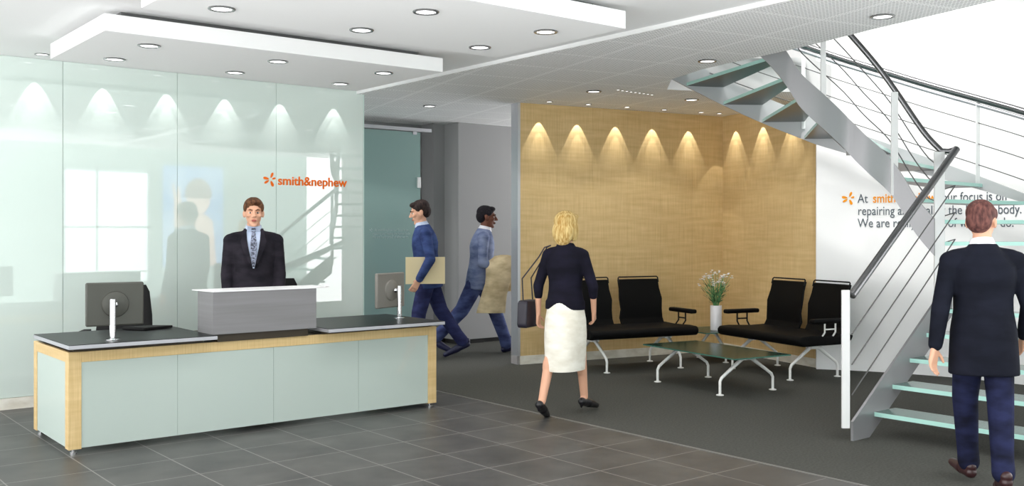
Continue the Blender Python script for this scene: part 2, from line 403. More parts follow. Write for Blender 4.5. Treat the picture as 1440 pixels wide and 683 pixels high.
body = [(-.5, -1.05), (-.42, -.1), (-.3, .02), (-.1, .1), (.12, .08), (.2, .0), (.28, .4), (.3, .62), (.35, .62), (.36, .4), (.42, .7), (.46, .68), (.42, .3), (.42, -.2), (.3, -.7), (.26, -1.05)]
flatpoly([(-x, z) for x, z in body], .02, .024).build('figure', M['posterskin'], ps, smooth=False)
flatpoly([(.1+.26*math.cos(R(a)), .38+.34*math.sin(R(a))) for a in range(0, 360, 15)], .025, .028).build('face', M['posterskin'], ps, smooth=False)
flatpoly([(.1+.29*math.cos(R(a)), .45+.36*math.sin(R(a))*(1 if a <= 180 else .2)) for a in range(0, 360, 15)], .029, .032).build('hair', M['posterhair'], ps, smooth=False)

# ------------------------------------------------------------------ lettering
def petals(c, r, T, m, parent, name='emblem'):
    """five-petal pinwheel"""
    mb = MB()
    for ang, L, w, off in ((68, .95, .20, .22), (14, .62, .17, .28), (-66, 1.0, .23, .22), (-147, .95, .19, .22), (168, 1.0, .22, .2)):
        pts = []
        for k in range(16):
            t = 2*math.pi*k/16; u = off+L*(.5-.5*math.cos(t))*.82; v = w*math.sin(t)*(.6+.4*(.5-.5*math.cos(t)))
            a = R(ang); pts.append((c[0]+r*(u*math.cos(a)-v*math.sin(a)), c[1]+r*(u*math.sin(a)+v*math.cos(a))))
        mb.prism(pts, 0, .004)
    return mb
def text_mesh(body, size, bold=0):
    cu = bpy.data.curves.new('t', 'FONT'); cu.body = body; cu.size = size; cu.extrude = .002; cu.offset = bold
    o = bpy.data.objects.new('t', cu); COL.objects.link(o)
    me = bpy.data.meshes.new_from_object(o.evaluated_get(bpy.context.evaluated_depsgraph_get()))
    bpy.data.objects.remove(o); return me
def width(me): xs_ = [v.co.x for v in me.vertices]; return min(xs_), max(xs_)
# orange sign on the glass wall
sg = thing('wall_sign', 'orange lettering with five-petal emblem on the mint glass wall', 'sign', (4.42, YG-.001, 2.0))
me = text_mesh('smith&nephew', .128, .0025); a, b = width(me); k = .79/(b-a)
for v in me.vertices: v.co = Vector(((v.co.x-a)*k, -.002-v.co.z, v.co.y*1.0))
me.materials.append(M['orange']); o = bpy.data.objects.new('lettering', me); COL.objects.link(o); o.parent = sg
T = Matrix(((1, 0, 0, 0), (0, 0, -1, 0), (0, 1, 0, 0), (0, 0, 0, 1)))
mb = petals((-.085, .05), .075, T, None, None); bmesh.ops.transform(mb.bm, matrix=T, verts=mb.bm.verts); mb.build('emblem', M['orange'], sg, smooth=False)
# three-line text on the curved wall
tx = thing('wall_text', 'three lines of grey and amber lettering on the curved white wall', 'sign', (CX, CY, 0))
AT = 51.25-22.1
def bend(me, x0, base):
    for v in me.vertices:
        a = R(AT)-(x0+v.co.x)/(RW-.001); r = RW-.003-v.co.z
        v.co = Vector((r*math.cos(a), r*math.sin(a), base+v.co.y))
SZ = .138
w0 = width(text_mesh('repairing and healing the human body.', SZ)); kx = 1.63/(w0[1]-w0[0])
def put(body, x0, base, m, bold=0, name='lettering'):
    me = text_mesh(body, SZ, bold)
    for v in me.vertices: v.co.x *= kx
    w = width(me)[1]; bend(me, x0, base); me.materials.append(m)
    o = bpy.data.objects.new(name, me); COL.objects.link(o); o.parent = tx; return x0+w
x = put('At', 0, 1.84, M['greytext']); x = put('smith&nephew', x+.05, 1.84, M['amber'], .0018); put('our focus is on', x+.05, 1.84, M['greytext'])
put('repairing and healing the human body.', 0, 1.705, M['greytext'])
put('We are really proud of what we do.', 0, 1.572, M['greytext'])
mb = petals((-.09, .05), .075, None, None, None)
for v in mb.bm.verts: 
    a = R(AT)-v.co.x/RW; r = RW-.001-v.co.z; v.co = Vector((r*math.cos(a), r*math.sin(a), 1.84+v.co.y))
mb.build('emblem', M['amber'], tx, smooth=False)
# small pale lettering on the teal door
dt = thing('door_lettering', 'tiny pale three-line lettering on the teal glass door', 'sign', (6.44, 10.929, 1.53))
for i, s in enumerate(('At smith&nephew our focus is on', 'repairing and healing the human body.', 'We are really proud of what we do.')):
    me = text_mesh(s, .05); a, b = width(me)
    for v in me.vertices: v.co = Vector((v.co.x*.75+(.08 if i == 0 else .05), -.001-v.co.z*.3, v.co.y-.045*i))
    me.materials.append(M['paletext']); o = bpy.data.objects.new('lettering', me); COL.objects.link(o); o.parent = dt
mb = petals((.03, .015), .025, T, None, None); bmesh.ops.transform(mb.bm, matrix=T, verts=mb.bm.verts); mb.build('emblem', M['paletext'], dt, smooth=False)

# ------------------------------------------------------------------ suspended ceiling panels and lamps
def cpanel(x0, x1, y0, y1, label):
    t = thing('ceiling_panel', label, 'ceiling panel', ((x0+x1)/2, (y0+y1)/2, 2.86))
    hx, hy = (x1-x0)/2, (y1-y0)/2
    mb = MB(); mb.box(-hx, hx, -hy, hy, 0, .115); mb.build('board', M['panelwhite'], t, smooth=False)
    mb = MB(); mb.box(-hx+.15, hx-.15, -hy+.15, hy-.15, .115, .17); mb.build('hanger_frame', mat('dark_gap', (120, 120, 120), .9), t, smooth=False)
cpanel(2.0, 4.73, 6.82, 8.2, 'suspended white ceiling panel with six downlights directly above the desk')
cpanel(1.97, 4.66, 4.61, 6.0, 'brighter suspended white ceiling panel nearest the viewer, in front of the other')
lamp0 = None
def lamp(x, y, z, label, group, power=0, angle=70, size=.07, r=1.0):
    global lamp0
    if lamp0 is None:
        lamp0 = thing('ceiling_light', label, 'ceiling light', (x, y, z), 0, group)
        mb = MB(); mb.lathe([(.062, .002), (.080, .002), (.082, -.004), (.078, -.009), (.064, -.009), (.060, -.003)]); mb.build('rim', M['lamprim'], lamp0)
        mb = MB(); mb.lathe([(.0615, 0), (.0615, -.004), (.03, -.006), (.001, -.0065)]); mb.build('diffuser', M['lamp'], lamp0)
        o = lamp0
    else: o = dup(lamp0, (x, y, z), 0, label, group)
    o.scale = (r, r, r)
    if power: spot(x, y, z-.03, power, angle, size)
    return o
def spot(x, y, z, power, angle, size=.05, blend=.25, rot=(0, 0, 0), col=(1, .99, .97)):
    l = bpy.data.lights.new('downlight', 'SPOT'); l.energy = power; l.spot_size = R(angle); l.spot_blend = blend; l.shadow_soft_size = size; l.color = col
    o = bpy.data.objects.new('downlight', l); COL.objects.link(o); o.location = (x, y, z); o.rotation_euler = rot; return o
rowsA = [('left', 2.41, 7.17), ('middle', 3.42, 7.2), ('right', 4.36, 7.16)]
rowsB = [('left', 2.39, 7.9), ('middle', 3.38, 7.93), ('right', 4.38, 7.94)]
for n_, x, y in rowsA: lamp(x, y, 2.86, f'{n_} downlight in the near row of the ceiling panel above the desk', 'downlights in the panel above the desk', 16, 110)
for n_, x, y in rowsB: lamp(x, y, 2.86, f'{n_} downlight in the far row of the ceiling panel above the desk', 'downlights in the panel above the desk', 10, 110)
for n_, x, y in [('far left', 2.35, 5.71), ('far middle', 3.32, 5.73), ('far right', 4.3, 5.73), ('near middle', 3.35, 5.01), ('near right', 4.31, 5.01)]:
    lamp(x, y, 2.86, f'{n_} downlight in the bright ceiling panel nearest the viewer', 'downlights in the near ceiling panel', 14, 110)
for i, (n_, x) in enumerate([('leftmost', 2.14), ('second from left', 2.71), ('third from left', 3.29), ('fourth from left', 3.86), ('second from right', 4.44), ('rightmost', 5.05)]):
    lamp(x, 9.05, CH+.03, f'{n_} small wall-washer lamp in the ceiling along the mint glass wall', 'wall-washers along the glass wall', 0, r=.75)
    for an, pw_ in ((50, 6), (32, 4)): spot(x, 9.215, CH+.0, pw_, an, .004, .12)
for i, x in enumerate((1.5, .9, .3)):
    for an, pw_ in ((50, 6), (32, 4)): spot(x, 9.215, CH+.0, pw_, an, .004, .12)
for lb, x, y in [('downlight in the perforated ceiling beside the top handrail', 6.22, 3.69), ('downlight in the perforated ceiling just left of the highest glass tread', 6.66, 5.60),
                 ('downlight in the perforated ceiling above the lounge, behind the plain ceiling patch', 7.17, 7.56), ('downlight in the perforated ceiling before the grey corridor wall', 6.5, 9.64),
                 ('downlight in the perforated ceiling beside the outer stair stringer', 8.47, 7.35)]:
    lamp(x, y, CH-.002, lb, 'downlights in the perforated ceiling', 22, 120, .05)
# wall washers along the two maple walls
dA = (Bc-A).normalized(); nA = Vector((dA.y, -dA.x)); dB = (Cc-Bc).normalized(); nB = Vector((dB.y, -dB.x))
order = ('leftmost', 'second', 'third', 'fourth', 'fifth')
for i, s in enumerate((.24, .76, 1.30, 1.84, 2.40)):
    p = A+dA*s+nA*.25; w_ = A+dA*s+nA*.085
    lamp(p.x, p.y, CH-.002, f'{order[i]} small lamp from the left along the long maple wall', 'wall-washers along the maple walls', 0, r=.5)
    for an, pw_ in ((50, 15), (32, 9)): spot(w_.x, w_.y, CH-.03, pw_, an, .003, .10, (0, 0, 0), (1, .97, .9))
for i, s in enumerate((.28, .82, 1.36)):
    p = Bc+dB*s+nB*.25; w_ = Bc+dB*s+nB*.085
    lamp(p.x, p.y, CH-.002, f'small lamp along the short maple wall, {("nearest the corner", "in the middle", "nearest the white wall")[i]}', 'wall-washers along the maple walls', 0, r=.5)
    for an, pw_ in ((50, 15), (32, 9)): spot(w_.x, w_.y, CH-.03, pw_, an, .003, .10, (0, 0, 0), (1, .97, .9))
for i in range(9):
    lamp(7.3+.068*i, 7.33+.004*i, CH-.0025-.0, 'tiny lamp in a close row of nine on the perforated ceiling above the lounge', 'row of tiny lamps above the lounge', 0, r=.24)

def added_wash(p, q, power, ang, size=.15):  # extra spots without fixtures, added out of view to brighten the curved wall
    d = Vector(q)-Vector(p); o = spot(*p, power, ang, size, .6); o.rotation_euler = d.to_track_quat('-Z', 'Y').to_euler(); return o
added_wash((8.0, 5.2, 5.5), (9.9, 5.6, 2.4), 170, 90); added_wash((7.4, 6.4, 5.5), (9.0, 7.0, 3.0), 260, 90)
added_wash((7.9, 4.6, 5.5), (9.9, 5.4, 1.0), 380, 60)
# ------------------------------------------------------------------ reception desk
DX0, DX1, DY0, DY1 = 1.85, 4.87, 7.12, 8.07
dk = thing('reception_desk', 'long reception desk with maple frame and pale green glass panels', 'desk', (DX0, DY0, 0))
W_, D_ = DX1-DX0, DY1-DY0
for x in (0, W_-.085):
    for y in (0, D_-.085):
        mb = MB(); mb.box(x, x+.085, y, y+.085, .035, .70); mb.build('frame_post', M['maple'], dk, bevel=.002)
        mb = MB(); mb.lathe([(.012, .035), (.012, .012), (.022, .010), (.022, 0)], (x+.042, y+.042, 0)); mb.build('foot', M['chrome'], dk)
for y in (0, D_-.085):
    mb = MB(); mb.box(.085, W_-.085, y, y+.085, .628, .70); mb.build('frame_rail', M['maple'], dk, bevel=.002)
for x in (0, W_-.085):
    mb = MB(); mb.box(x, x+.085, .085, D_-.085, .628, .70); mb.build('frame_rail', M['maple'], dk, bevel=.002)
xj = [.085, .75, 1.50, 2.25, W_-.085]
for a, b in zip(xj, xj[1:]):
    mb = MB(); mb.box(a+.001, b-.001, .006, .02, .042, .628); mb.build('front_panel', M['deskglass'], dk, smooth=False)
mb = MB(); mb.box(.086, W_-.086, .021, .03, .042, .627); mb.build('backing', M['joint'], dk, smooth=False)
for x in (.006, W_-.02):
    mb = MB(); mb.box(x, x+.014, .086, D_-.086, .042, .628); mb.build('side_panel', M['deskglass'], dk, smooth=False)
mb = MB(); mb.box(.02, W_-.02, .03, D_-.02, .69, .7015); mb.build('dark_top', M['darkrecess'], dk, smooth=False)
for x0, x1, z1 in ((.04, .95, .731), (1.93, W_-.05, .727)):
    mb = MB(); mb.box(x0, x1, .03, D_-.1, .7015, z1); mb.build('spacer', M['darkrecess'], dk, smooth=False)
def wtop(x0, x1, y0, y1, z, label):
    t = thing('worktop', label, 'worktop', (x0, y0, z))
    mb = MB(); mb.box(0, x1-x0, 0, y1-y0, 0, .026); mb.build('edge_board', M['silver'], t, bevel=.002)
    mb = MB(); mb.box(.003, x1-x0-.003, .003, y1-y0-.003, .0262, .030); mb.build('surface', M['blacktop'], t, smooth=False)
wtop(1.82, 2.85, 7.0, 7.95, .731, 'black worktop with silver edge on the left end of the desk')
wtop(3.74, 4.85, 6.96, 7.92, .727, 'black worktop with silver edge on the right end of the desk')
sc_ = thing('transaction_counter', 'raised grey counter box with a white ledge in the middle of the desk', 'counter', (2.84, 7.06, .7015))
mb = MB(); mb.box(.012, .83, 0, .02, .06, .374); mb.build('front_board', M['greyscreen'], sc_, smooth=False)
for x in (0, .83):
    mb = MB(); mb.box(x, x+.012, 0, .30, .06, .374); mb.build('side_board', M['greyscreen'], sc_, smooth=False)
mb = MB(); mb.box(.05, .79, .04, .28, 0, .3); mb.build('plinth', M['darkrecess'], sc_, smooth=False)
mb = MB(); mb.prism([(-.03, .34), (-.03, .30), (0, -.008), (.845, -.008), (.98, .05), (.98, .34)], .374, .381); mb.build('ledge', M['ledge'], sc_, smooth=False)

def monitor(x, y, z, rz, rel, shell, label):
    t = thing('computer_monitor', label, 'monitor', (x, y, z), rz)
    mb = MB(); mb.lathe([(.021, 0), (.021, .285), (.018, .288)], seg=20); mb.lathe([(.05, 0), (.05, .006), (.022, .008)])
    mb.build('pole', M['chrome'], t)
    bx, bz = rel
    mb = MB(); mb.prism([(-.195+bx, -.155), (.195+bx, -.155), (.195+bx, .155), (-.195+bx, .155)], .09, .125, m4=Matrix(((1, 0, 0, 0), (0, 0, 1, 0), (0, 1, 0, bz), (0, 0, 0, 1))))
    mb.build('housing', shell, t, bevel=.012, bseg=3)
    mb = MB(); mb.box(bx-.18, bx+.18, .1245, .128, bz-.14, bz+.14); mb.build('screen', M['screenblack'], t, smooth=False)
    mb = MB(); mb.rings([[Vector((bx+r*math.cos(R(a)), yy, bz+r*math.sin(R(a)))) for a in range(0, 360, 12)] for r, yy in ((.095, .093), (.088, .078), (.05, .066), (.02, .064))]); mb.build('back_dome', shell, t)
    mb = MB(); mb.tube([(0, 0, .235), (bx*.5, .03, bz), (bx, .07, bz)], .014); mb.ell((bx*.6, .04, bz), (.028, .022, .022)); mb.build('swivel_arm', M['chrome'], t)
monitor(2.16, 7.18, .761, R(-8), (.03, .245), M['monitor'], 'dark monitor seen from behind on the left worktop')
monitor(4.70, 7.45, .757, R(20), (-.0, .245), M['monitor2'], 'tilted grey monitor on a chrome pole on the right worktop')
kb = tag((lambda: (MB().prism([(2.44, 7.88), (2.66, 7.90), (2.80, 7.78), (2.55, 7.70)], .763, .783)).build('document_tray', M['blackfab'], None, bevel=.003))(), 'flat black tray at the back of the left worktop', 'tray')

def office_chair(x, y, rz, label):
    t = thing('office_chair', label, 'chair', (x, y, 0), rz)
    mb = MB(); mb.tube([(0, -.20, .52), (0, -.23, .62), (0, -.27, .80), (0, -.29, 1.0), (0, -.29, 1.06)], [(.02, .22), (.03, .235), (.03, .225), (.025, .20), (.012, .17)], 20, up=(0, 1, 0)); mb.build('backrest', M['blackfab'], t)
    mb = MB(); mb.box(-.25, .25, -.24, .25, .43, .51); mb.build('seat', M['blackfab'], t, bevel=.03, bseg=4)
    mb = MB(); mb.tube([(0, -.02, .12), (0, -.02, .44)], .028); mb.tube([(0, -.1, .42), (0, -.27, .45), (0, -.30, .7)], .018); mb.build('column', M['blackfab'], t)
    for k in range(5):
        a = R(72*k+20); c, s = math.cos(a), math.sin(a)
        mb = MB(); mb.tube([(0, -.02, .13), (.3*c, -.02+.3*s, .075)], [.024, .015]); lg = mb.build('leg', M['blackfab'], t)
        mb = MB(); mb.lathe([(.028, -.012), (.030, 0), (.028, .012)]); bmesh.ops.rotate(mb.bm, verts=mb.bm.verts, cent=(0, 0, 0), matrix=Matrix.Rotation(R(90), 3, 'X'))
        bmesh.ops.translate(mb.bm, verts=mb.bm.verts, vec=(.3*c, -.02+.3*s, .032)); mb.build('caster', M['blackfab'], lg)
    for s in (-1, 1):
        mb = MB(); mb.tube([(s*.24, -.1, .45), (s*.29, -.1, .5), (s*.29, -.08, .66)], .014); mb.box(s*.29-.03, s*.29+.03, -.2, .1, .66, .69); mb.build('armrest', M['blackfab'], t, bevel=.006)
    return t
office_chair(2.62, 8.55, R(152), 'black office chair behind the left worktop, beside the monitor')
office_chair(4.20, 8.83, R(158), 'black office chair just behind the standing man in the tie')

# ------------------------------------------------------------------ lounge furniture
ROT = R(-14)
def leg_set(t, x, half, top, m, r=.016, name='leg_frame'):
    mb = MB()
    mb.box(x-.045, x+.045, -.07, .07, top-.035, top)
    for s in (-1, 1):
        mb.tube([(x, 0, top-.02), (x, s*.06, top-.028), (x, s*half*.78, top-.155), (x, s*half*.94, top-.19), (x, s*half, top-.225), (x, s*half, .012)],
                [r*1.1, r*1.25, r*.95, r*.95, r*.85, r*.8], 10)
    o = mb.build(name, m, t)
    for s in (-1, 1):
        mb = MB(); mb.lathe([(.036, 0), (.036, .006), (.012, .014)], (x, s*half, 0), 18); mb.build('foot', m, o)
def bench(loc, rz, label, black_arm_left):
    t = thing('lounge_bench', label, 'bench', loc, rz)
    for x in (-.475, .475): leg_set(t, x, .315, .345, M['legwhite'])
    mb = MB(); mb.box(-.62, .62, -.03, .03, .345, .372); mb.build('beam', M['legwhite'], t)
    mb = MB(); mb.prism([(-.36, .385), (-.33, .36), (.2, .365), (.31, .40), (.34, .455), (.30, .462), (.1, .455), (-.22, .468), (-.34, .462), (-.37, .43)], -.69, .69,
             m4=Matrix(((0, 0, 1, 0), (1, 0, 0, 0), (0, 1, 0, 0), (0, 0, 0, 1)))); mb.build('seat', M['black'], t, bevel=.018, bseg=4)
    for x0, x1 in ((-.63, -.05), (.05, .63)):
        prof = [(.24, .45), (.28, .52), (.275, .62), (.29, .74), (.325, .86), (.355, .965)]
        n_ = 9; rings = []
        mb = MB()
        for k, (y, z) in enumerate(prof):
            w = (x1-x0)/2-(.012 if k == 2 else 0)-(.018 if k >= 4 else 0); c = (x0+x1)/2
            rings.append([Vector((c-w, y, z)), Vector((c-w*.6, y+.01, z)), Vector((c+w*.6, y+.01, z)), Vector((c+w, y, z)), Vector((c+w, y+.03, z+.004)), Vector((c+w*.6, y+.042, z+.004)), Vector((c-w*.6, y+.042, z+.004)), Vector((c-w, y+.03, z+.004))])
        mb.rings(rings); b_ = mb.build('backrest', M['black'], t, bevel=.006, ang=50)
        c = (x0+x1)/2; w = (x1-x0)/2-.02
        mb = MB(); mb.tube([(c-w, .345, .93), (c-w, .362, .985), (c-w+.012, .366, .995), (c+w-.012, .366, .995), (c+w, .362, .985), (c+w, .345, .93)], .008, 8); mb.build('top_rail', M['blackfab'], b_)
    for s in (-1, 1):
        mb = MB(); 
        for y in (-.07, .07): mb.tube([(s*.66, y, .44), (s*.71, y, .5), (s*.71, y, .60)], .009, 8)
        mb.tube([(s*.71, -.07, .53), (s*.71, .07, .53)], .008, 8)
        a_ = mb.build('armrest', M['blackfab'] if (s == 1) == (not black_arm_left) else M['legwhite'], t)
        mb = MB(); mb.box(s*.71-.045, s*.71+.045, -.24, .22, .592, .64); mb.build('arm_pad', M['black'], a_, bevel=.02, bseg=4)
    return t
bench((8.0, 7.855, 0), ROT, 'black two-seat lounge bench standing along the long maple wall', False)
bench((8.985, 6.5, 0), ROT-R(90), 'black two-seat lounge bench standing along the short maple wall, near the stair', True)
ct = thing('coffee_table', 'low rectangular dark green glass coffee table on white legs', 'table', (7.67, 6.37, 0), R(-99.5))
mb = MB(); mb.prism([(-.69, -.35), (.69, -.35), (.69, .35), (-.69, .35)], .352, .364, side=1); mb.build('tabletop', [M['tableglass'], mat('green_glass_edge', (70, 120, 106), .2)], ct, smooth=False)
for x in (-.47, .47): leg_set(ct, x, .33, .35, M['legwhite'])
st = thing('side_table', 'small square glass table in the corner between the benches', 'table', (9.20, 7.66, 0), ROT)
mb = MB(); mb.prism([(-.33, -.33), (.33, -.33), (.33, .33), (-.33, .33)], .352, .364, side=1); mb.build('tabletop', [M['tableglass'], bpy.data.materials['green_glass_edge']], st, smooth=False)
leg_set(st, 0, .26, .35, M['legwhite'])
VX, VY = pw(2.40, 11.62)
vs = thing('vase', 'tall white cylindrical vase on the corner glass table', 'vase', (VX, VY, .364))
mb = MB(); mb.lathe([(.062, 0), (.066, .003), (.068, .29), (.066, .293), (.061, .293), (.058, .02), (.001, .018)], seg=32); mb.build('body', M['vase'], vs)
# flowers: one of a kind, then copies
def flower(i, ang, lean, h):
    t = thing('white_flower', 'small white flower on a green stem in the white vase', 'flower', (VX, VY, .40), 0, 'white flowers in the vase')
    c, s = math.cos(ang), math.sin(ang)
    top = Vector((lean*c, lean*s, h)); r0 = .025*random.random()
    pts = [Vector((-c*r0, -s*r0, 0)), Vector((c*.028, s*.028, .26)), Vector((c*(.03+lean*.25), s*(.03+lean*.25), .26+(h-.26)*.5)), top]
    mb = MB(); mb.tube(pts, [.0035, .0035, .003, .002], 6); mb.build('stem', M['stem'], t)
    mb = MB()
    for k in range(3):
        o_ = Vector((random.uniform(-.022, .022), random.uniform(-.022, .022), random.uniform(-.02, .012)))
        for q in range(5):
            a = 2*math.pi*q/5+k; rot = Matrix.Rotation(a, 3, 'Z') @ Matrix.Rotation(R(-35), 3, 'Y')
            mb.ell(top+o_+rot @ Vector((.008, 0, 0)), (.010, .0055, .002), rot, 8, 6)
    mb.build('blossom', M['petal'], t)
    mb = MB()
    for k in range(4):
        u = .3+.17*k; base = pts[1].lerp(top, max(0, u-.2)); a = ang+random.uniform(-1.4, 1.4); L = random.uniform(.05, .10)
        d = Vector((math.cos(a)*.75, math.sin(a)*.75, random.uniform(.25, .8))).normalized(); sd = d.cross(Vector((0, 0, 1))).normalized()
        mb.rings([[base+d*L*w-sd*q, base+d*L*w+Vector((0, 0, .002)), base+d*L*w+sd*q, base+d*L*w-Vector((0, 0, .002))] for w, q in ((0, .001), (.4, .007), (.75, .005), (1, .0008))])
    mb.build('leaf', M['leaf'] if i % 2 else M['stem'], t, ang=60)
for i in range(30):
    flower(i, random.uniform(0, 6.28), .17*math.sqrt(random.random())+(.02 if i < 22 else .05), random.uniform(.52, .66)-(.05 if i >= 22 else 0))

# ------------------------------------------------------------------ staircase
stt = thing('staircase', 'curved steel staircase with green glass treads and cable railing', 'staircase', (0, 0, 0))
HX = {}   # tread number -> (inner, outer) nosing in plan
for k in range(1, 6):
    i_ = Vector((2.48+.78*(.28+.25*(k-1)), 7.18+.626*(.28+.25*(k-1)))); HX[k] = (i_, i_+Vector((.626, -.78))*1.35)
def ray_circle(kx_, r=RO):
    a_ = 1+kx_*kx_; b_ = -2*(kx_*2.6+7.9); c_ = 2.6**2+7.9**2-r*r
    z = (-b_+math.sqrt(b_*b_-4*a_*c_))/2/a_; return Vector((kx_*z, z))
inn = {6: (3.575, 8.05), 7: (3.60, 8.09), 8: (3.56, 8.12), 9: (3.47, 8.13), 10: (3.36, 8.23), 11: (3.28, 8.3), 12: (3.18, 8.37), 13: (3.0, 8.41), 14: (2.86, 8.5), 15: (2.67, 8.5), 16: (2.5, 8.55), 17: (2.40, 8.6), 18: (2.27, 8.62), 19: (2.1, 8.66)}
for k, an, L in ((6, 125, 1.40), (7, 110, 1.46), (8, 95, 1.50), (9, 76, 1.46)):
    p = Vector(inn[k]); HX[k] = (p, p+Vector((math.sin(R(an)), math.cos(R(an))))*L)
for k, an in ((10, 42), (11, 39.3), (12, 0), (13, 0), (14, 0), (15, 0), (16, 0), (17, 0), (18, 0), (19, 0)):
    fx = {10: .523, 11: .4766, 12: .4305, 13: .3844, 14: .3384, 15: .2959, 16: .2534, 17: .2138, 18: .1764, 19: .138}[k]
    HX[k] = (Vector(inn[k]), ray_circle(fx))
RISE = .18
def W3(p, z): q = pw(p.x, p.y); return Vector((q.x, q.y, z))
for k in range(1, 19):
    i0, o0 = HX[k]
    if k <= 4 or k == 5:
        d = Vector((.78, .626))*.29; i1, o1 = i0+d, o0+d
        if k == 5: i1 = i0+d*.35
    else: i1, o1 = HX[k+1]; 
    h = RISE*k
    mid = .02
    pl = [i0, o0, o1, i1]
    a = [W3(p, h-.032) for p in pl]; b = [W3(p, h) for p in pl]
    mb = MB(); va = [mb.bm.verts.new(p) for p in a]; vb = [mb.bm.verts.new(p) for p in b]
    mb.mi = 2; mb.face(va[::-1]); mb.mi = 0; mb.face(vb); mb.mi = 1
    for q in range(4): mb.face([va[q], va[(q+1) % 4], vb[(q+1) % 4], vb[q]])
    mb.build('tread', [M['treadtop'], M['treadedge'], M['treadshade']], stt, smooth=False)
def band(path, m, name, th=.02):
    """path: list of (plan point, z bottom, z top); a plate standing on edge"""
    pts = [pw(p.x, p.y) for p, _, _ in path]; rings = []
    for i, (p, zb, zt) in enumerate(path):
        d = (pts[min(i+1, len(pts)-1)]-pts[max(i-1, 0)]).normalized(); nn = Vector((-d.y, d.x))*th/2; q = pts[i]
        rings.append([Vector((q.x-nn.x, q.y-nn.y, zb)), Vector((q.x+nn.x, q.y+nn.y, zb)), Vector((q.x+nn.x, q.y+nn.y, zt)), Vector((q.x-nn.x, q.y-nn.y, zt))])
    mb = MB(); mb.rings(rings); return mb.build(name, m, stt, ang=30)
def smooth_path(pts, n=4):
    out = []
    for i in range(len(pts)-1):
        p0, p1, p2, p3 = pts[max(i-1, 0)], pts[i], pts[i+1], pts[min(i+2, len(pts)-1)]
        for j in range(n):
            t = j/n; out.append(tuple(.5*(2*b+(c-a)*t+(2*a-5*b+4*c-d)*t*t+(-a+3*b-3*c+d)*t**3) for a, b, c, d in zip(p0, p1, p2, p3)))
    out.append(tuple(pts[-1])); return out
# inner stringer of the lower flight: a straight plate
T = Matrix.Translation((6.429, 4.048, 0)) @ Matrix(((1, 0, 0, 0), (0, 0, 1, 0), (0, 1, 0, 0), (0, 0, 0, 1)))
mb = MB(); mb.prism([(0, 0), (0, .14), (1.44, 1.15), (1.44, .84), (.217, 0)], 0, .02, m4=T); mb.build('stringer', M['steelband'], stt, smooth=False)
inner_up = smooth_path([(Vector(inn[k]).x, Vector(inn[k]).y-.02, RISE*k+.005) for k in range(9, 20)])
band([(Vector((x, y)), z-.30, z) for x, y, z in inner_up], M['steelband'], 'stringer')
outer_up = smooth_path([(HX[k][1].x, HX[k][1].y, RISE*k) for k in range(9, 20)])
def drop(z): return .01+.21*min(1, max(0, (z-1.75)/.9))
band([(Vector((x, y)), z-drop(z), z+.06) for x, y, z in outer_up], M['steelwhite'], 'stringer')
lo = smooth_path([(HX[k][1].x, HX[k][1].y, RISE*k) for k in range(1, 10)])
band([(Vector((x, y)), max(0, z-.20+.19*min(1, z/1.4)), z+.08-.02*min(1, z/1.6)) for x, y, z in lo], M['steelwhite'], 'stringer')
# handrails
def XZ(t, z): return Vector((6.429+t, 4.04, z))
def rail(pts, r, name, m, seg=12):
    mb = MB(); mb.tube(pts, r, seg); return mb.build(name, m, stt)
n9 = W3(Vector((3.545, 8.16)), 0)
upr = smooth_path([(3.545, 8.16, 2.19), (3.43, 8.24, 2.36), (3.235, 8.36, 2.73), (3.10, 8.42, 2.95), (2.91, 8.47, 3.20), (2.66, 8.52, 3.50), (2.4, 8.6, 3.8)])
upr3 = [W3(Vector((x, y)), z) for x, y, z in upr]
rail([XZ(-.03, 1.06), XZ(1.49, 2.20)], .030, 'handrail', M['rail'])
rail([XZ(1.49, 2.20), (XZ(1.49, 2.20)+upr3[0])/2+Vector((0, 0, -.01)), upr3[0]], .022, 'handrail', M['rail'])
rail(upr3, .024, 'handrail', M['rail'])
def inner_top(x):   # stringer top height at a plan x of the inner path
    q = sorted(inner_up, key=lambda p: p[0])
    for a_, b_ in zip(q, q[1:]):
        if a_[0] <= x <= b_[0]:
            t = (x-a_[0])/max(1e-6, b_[0]-a_[0]); return tuple(u+(v-u)*t for u, v in zip(a_, b_))
    return q[0] if x < q[0][0] else q[-1]
# cables of the inner railing
for dz in (.28, .50, .72):
    rail([XZ(-.03, 1.06-dz), XZ(1.47, 2.18-dz), W3(Vector((3.56, 8.15)), 2.15-dz)], .005, 'cable', M['cable'], 6)
for fr in (.25, .5, .75):
    pts = []
    for x, y, z in upr:
        q = inner_top(x); pts.append(W3(Vector((x, y)), z*(1-fr)+q[2]*fr))
    rail(pts, .005, 'cable', M['cable'], 6)
def post(p, z0, z1, w, m=M['postwhite'], name='baluster', d=.012):
    mb = MB(); q = pw(*p); mb.box(-w/2, w/2, -d/2, d/2, z0, z1)
    bmesh.ops.rotate(mb.bm, verts=mb.bm.verts, cent=(0, 0, 0), matrix=Matrix.Rotation(R(-38.75), 3, 'Z'))
    bmesh.ops.translate(mb.bm, verts=mb.bm.verts, vec=(q.x, q.y, 0)); return mb.build(name, m, stt, bevel=.003)
post((2.415, 7.15), .10, 1.10, .058, d=.02)
post((3.515, 8.125), .98, 2.18, .085, d=.02, name='newel_post')
post((3.225, 8.33), 1.83, 2.70, .058, d=.02)
post((2.675, 8.49), 2.50, 3.48, .045, d=.02)
